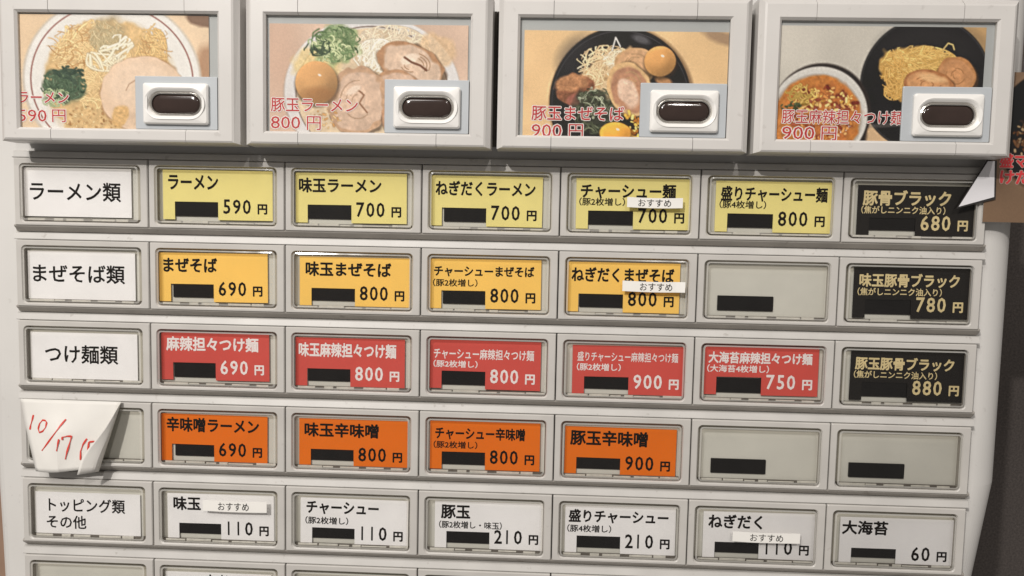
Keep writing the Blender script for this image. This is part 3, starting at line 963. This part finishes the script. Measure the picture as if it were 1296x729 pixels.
tag(o, 'printed food photo of dipping noodles in two bowls, reading 豚玉麻辣担々つけ麺 900円', 'picture card', 'food picture cards')
red_text(o, a, zt, [('豚玉麻辣担々つけ麺', 990, 1144, 138, 156, 0.004), ('900', 990, 1031, 160, 176, -0.004), ('円', 1040, 1059, 160, 177.5, 0.0)], PICY)

# ================================================================== HAND-WRITTEN NOTE
def sheet_pt(x, y, Y):
    X, Z = px(x, y, Y * MM)
    return (X * 1000, Y, Z * 1000)

def note_depth(u, v):
    d = -0.75 - 3.4 * v
    d -= 2.2 * max(0.0, min(u / 0.35, (1.0 - u) / 0.65)) * min(v * 2.2, 1.0)        # stands off along one soft ridge
    d -= 2.0 * max(0.0, 0.30 - abs(u * 0.9 + v * 0.55 - 0.62)) * v * 2.0                # crease across the lower left
    return d - 0.12 * math.sin(u * 17 - v * 9)

def lerp(a, b, t):
    return a + (b - a) * t

TLp, TRp, BRp, BLp = (26, 504.5), (153.5, 508.5), (125, 598.5), (45.5, 596.5)
def note_px(u, v):
    bow = 1.5 * math.sin(v * math.pi) * (1 - u)
    x = lerp(lerp(TLp[0], BLp[0], v) - bow * 0.6, lerp(TRp[0], BRp[0], v), u)
    y = lerp(lerp(TLp[1], TRp[1], u), lerp(BLp[1], BRp[1], u) + 2.2 * math.sin(u * 5.5 + 0.4) - 1.0, v)
    return x, y

bm = bmesh.new()
rows = []
for j in range(19):
    v = j / 18
    rows.append([sheet_pt(*note_px(i / 20, v), note_depth(i / 20, v)) for i in range(21)])
loft(bm, rows, close=False)
# the right side curls over to the front
edge = [(153.5, 508.5), (150, 514), (143, 526), (133, 542), (122, 556), (111, 569), (103, 582), (97.5, 601)]
def edge_at(t):
    s_ = t * (len(edge) - 1)
    i = min(int(s_), len(edge) - 2)
    return (lerp(edge[i][0], edge[i + 1][0], s_ - i), lerp(edge[i][1], edge[i + 1][1], s_ - i))
rows = []
for j in range(15):
    t = j / 14
    fx, fy = note_px(1.0, t)
    ex, ey = edge_at(t)
    d0 = note_depth(1.0, t)
    row = []
    for i in range(9):
        s_ = i / 8
        lift = (0.25 + 5.5 * t) * (0.25 * math.sin(min(1.0, s_ * 3) * math.pi * 0.5) + 0.75 * s_)
        row.append(sheet_pt(lerp(fx, ex, s_) + 1.0 * t * math.sin(s_ * math.pi), lerp(fy, ey, s_), d0 - lift - 0.02 * i))
    rows.append(row)
loft(bm, rows, close=False)
bmesh.ops.remove_doubles(bm, verts=bm.verts[:], dist=1e-5)
for e in bm.edges:
    if len(e.link_faces) == 2 and e.calc_face_angle(0.0) > 0.16:
        e.smooth = False
note = link('paper_note', mesh_of(bm, 'paper_note', True), M_NOTE)
sol = note.modifiers.new('thickness', 'SOLIDIFY')
sol.thickness = 0.00012
sol.offset = 0
tag(note, 'curled white paper note with red handwritten date 10/17 over a grey button', 'paper note')

def pen(strokes, name='handwriting'):
    bm = bmesh.new()
    for pts in strokes:
        dense = []
        for (x0, y0), (x1, y1) in zip(pts[:-1], pts[1:]):
            for k in range(6):
                dense.append((lerp(x0, x1, k / 6), lerp(y0, y1, k / 6)))
        dense.append(pts[-1])
        P3 = []
        for x, y in dense:
            v = (y - 506) / 91.5
            u = min(max((x - lerp(26, 45.5, v)) / (lerp(153.5, 125, v) - lerp(26, 45.5, v)), 0), 1)
            P3.append(Vector([c * MM for c in sheet_pt(x, y, note_depth(u, v) - 0.34)]))
        W = 0.00030
        prev = None
        for i, q in enumerate(P3):
            d = (P3[min(i + 1, len(P3) - 1)] - P3[max(i - 1, 0)])
            n = Vector((-d.z, 0, d.x))
            n = n.normalized() * W * (0.8 + 0.3 * math.sin(i * 0.5))
            cur = (bm.verts.new(q + n), bm.verts.new(q - n))
            if prev:
                bm.faces.new((prev[0], prev[1], cur[1], cur[0]))
            prev = cur
    return mesh_of(bm, name)

Q = lambda L: [(x / 4.555, 480 + y / 4.555) for x, y in L]
pen_strokes = [Q([(192, 205), (185, 235), (176, 265), (172, 290)]),
               Q([(262, 238), (245, 235), (228, 255), (220, 285), (226, 308), (245, 300), (262, 278), (268, 252), (262, 238)]),
               Q([(380, 230), (345, 270), (305, 325), (265, 380), (240, 412)]),
               Q([(338, 345), (332, 375), (325, 415)]),
               Q([(358, 350), (357, 335), (385, 328), (412, 328), (400, 370), (386, 415), (375, 462)]),
               Q([(500, 342), (478, 375), (464, 415), (463, 465)]),
               Q([(512, 362), (506, 400), (500, 432)]),
               Q([(512, 362), (540, 358), (562, 362)]),
               Q([(508, 396), (530, 392), (545, 392)])]
link('handwriting', pen(pen_strokes), I_PEN, note)

# ================================================================== POP CARD AT THE MACHINE'S SIDE
PY = -0.9
pts = [(1256, 205), (1258.5, 250), (1264, 281)]
P = Print(1256, 91, 1420, 281, (172, 132, 96), 91, 1.2)
P.ell(1345, 165, 82, 80, (120, 88, 62), 0, 4)
P.ell(1344, 163, 80, 78, (26, 22, 22), 0, 2, 0, 1, 0.2, 12)
P.ell(1352, 160, 46, 50, (150, 108, 66), 0, 8, 0.4, 1, 0.2, 4)
P.strands(160, 1352, 160, 46, 45, (170, 128, 82), 1.3, 20, 0, 80, 18)
P.specks(60, 1298, 175, 10, 26, [(200, 160, 110), (140, 90, 50), (60, 40, 30)], (1.5, 3))
o, a, zt = P.sheet('advert_card', PY * MM, M_PRINT, 0.66)  # low tone puts the shade beside the machine into the print's colour
tag(o, 'tan photo advert card with dark bowl and red lettering at machine side', 'advert card')
red_text(o, a, zt, [('盛マシ', 1266, 1318, 194, 212, 0.03), ('けだく', 1266, 1322, 215, 233, 0.03)], PY * MM, 0.05, surf('advert_outline_ink', (0.34, 0.22, 0.19), 0.6, 0.1, 300))  # outline ink dulled to go with the shade in the print
# white speech tail reaching over the black button, with a black outline
def flat_poly(pp, Y, th):
    bm = bmesh.new()
    L0 = [sheet_pt(x, y, Y) for x, y in pp]
    L1 = [(q[0], Y + th, q[2]) for q in L0]
    loft(bm, [L1, L0], True, True)
    bmesh.ops.triangulate(bm, faces=bm.faces[:])
    return mesh_of(bm, 'tail')
tail = flat_poly([(1210.5, 264), (1249, 203), (1262, 203), (1260, 252)], -1.5, 0.15)
tl = bpy.data.objects.new('speech_tail', tail)
tail.materials.append(M_EDGE)
col.objects.link(tl)
tl.parent = o
tl.matrix_parent_inverse = Matrix.Translation(-Vector((a, PY * MM, zt)))
tin = flat_poly([(1213.5, 261.6), (1250.5, 204), (1259, 204), (1258.2, 249.3)], -1.62, 0.1)
tin.materials.append(M_TAIL)
t2 = bpy.data.objects.new('tail_face', tin)
col.objects.link(t2)
t2.parent = tl
t2.matrix_parent_inverse = Matrix.Translation(-Vector((a, PY * MM, zt))) @ Matrix.Translation(Vector((a, PY * MM, zt)))
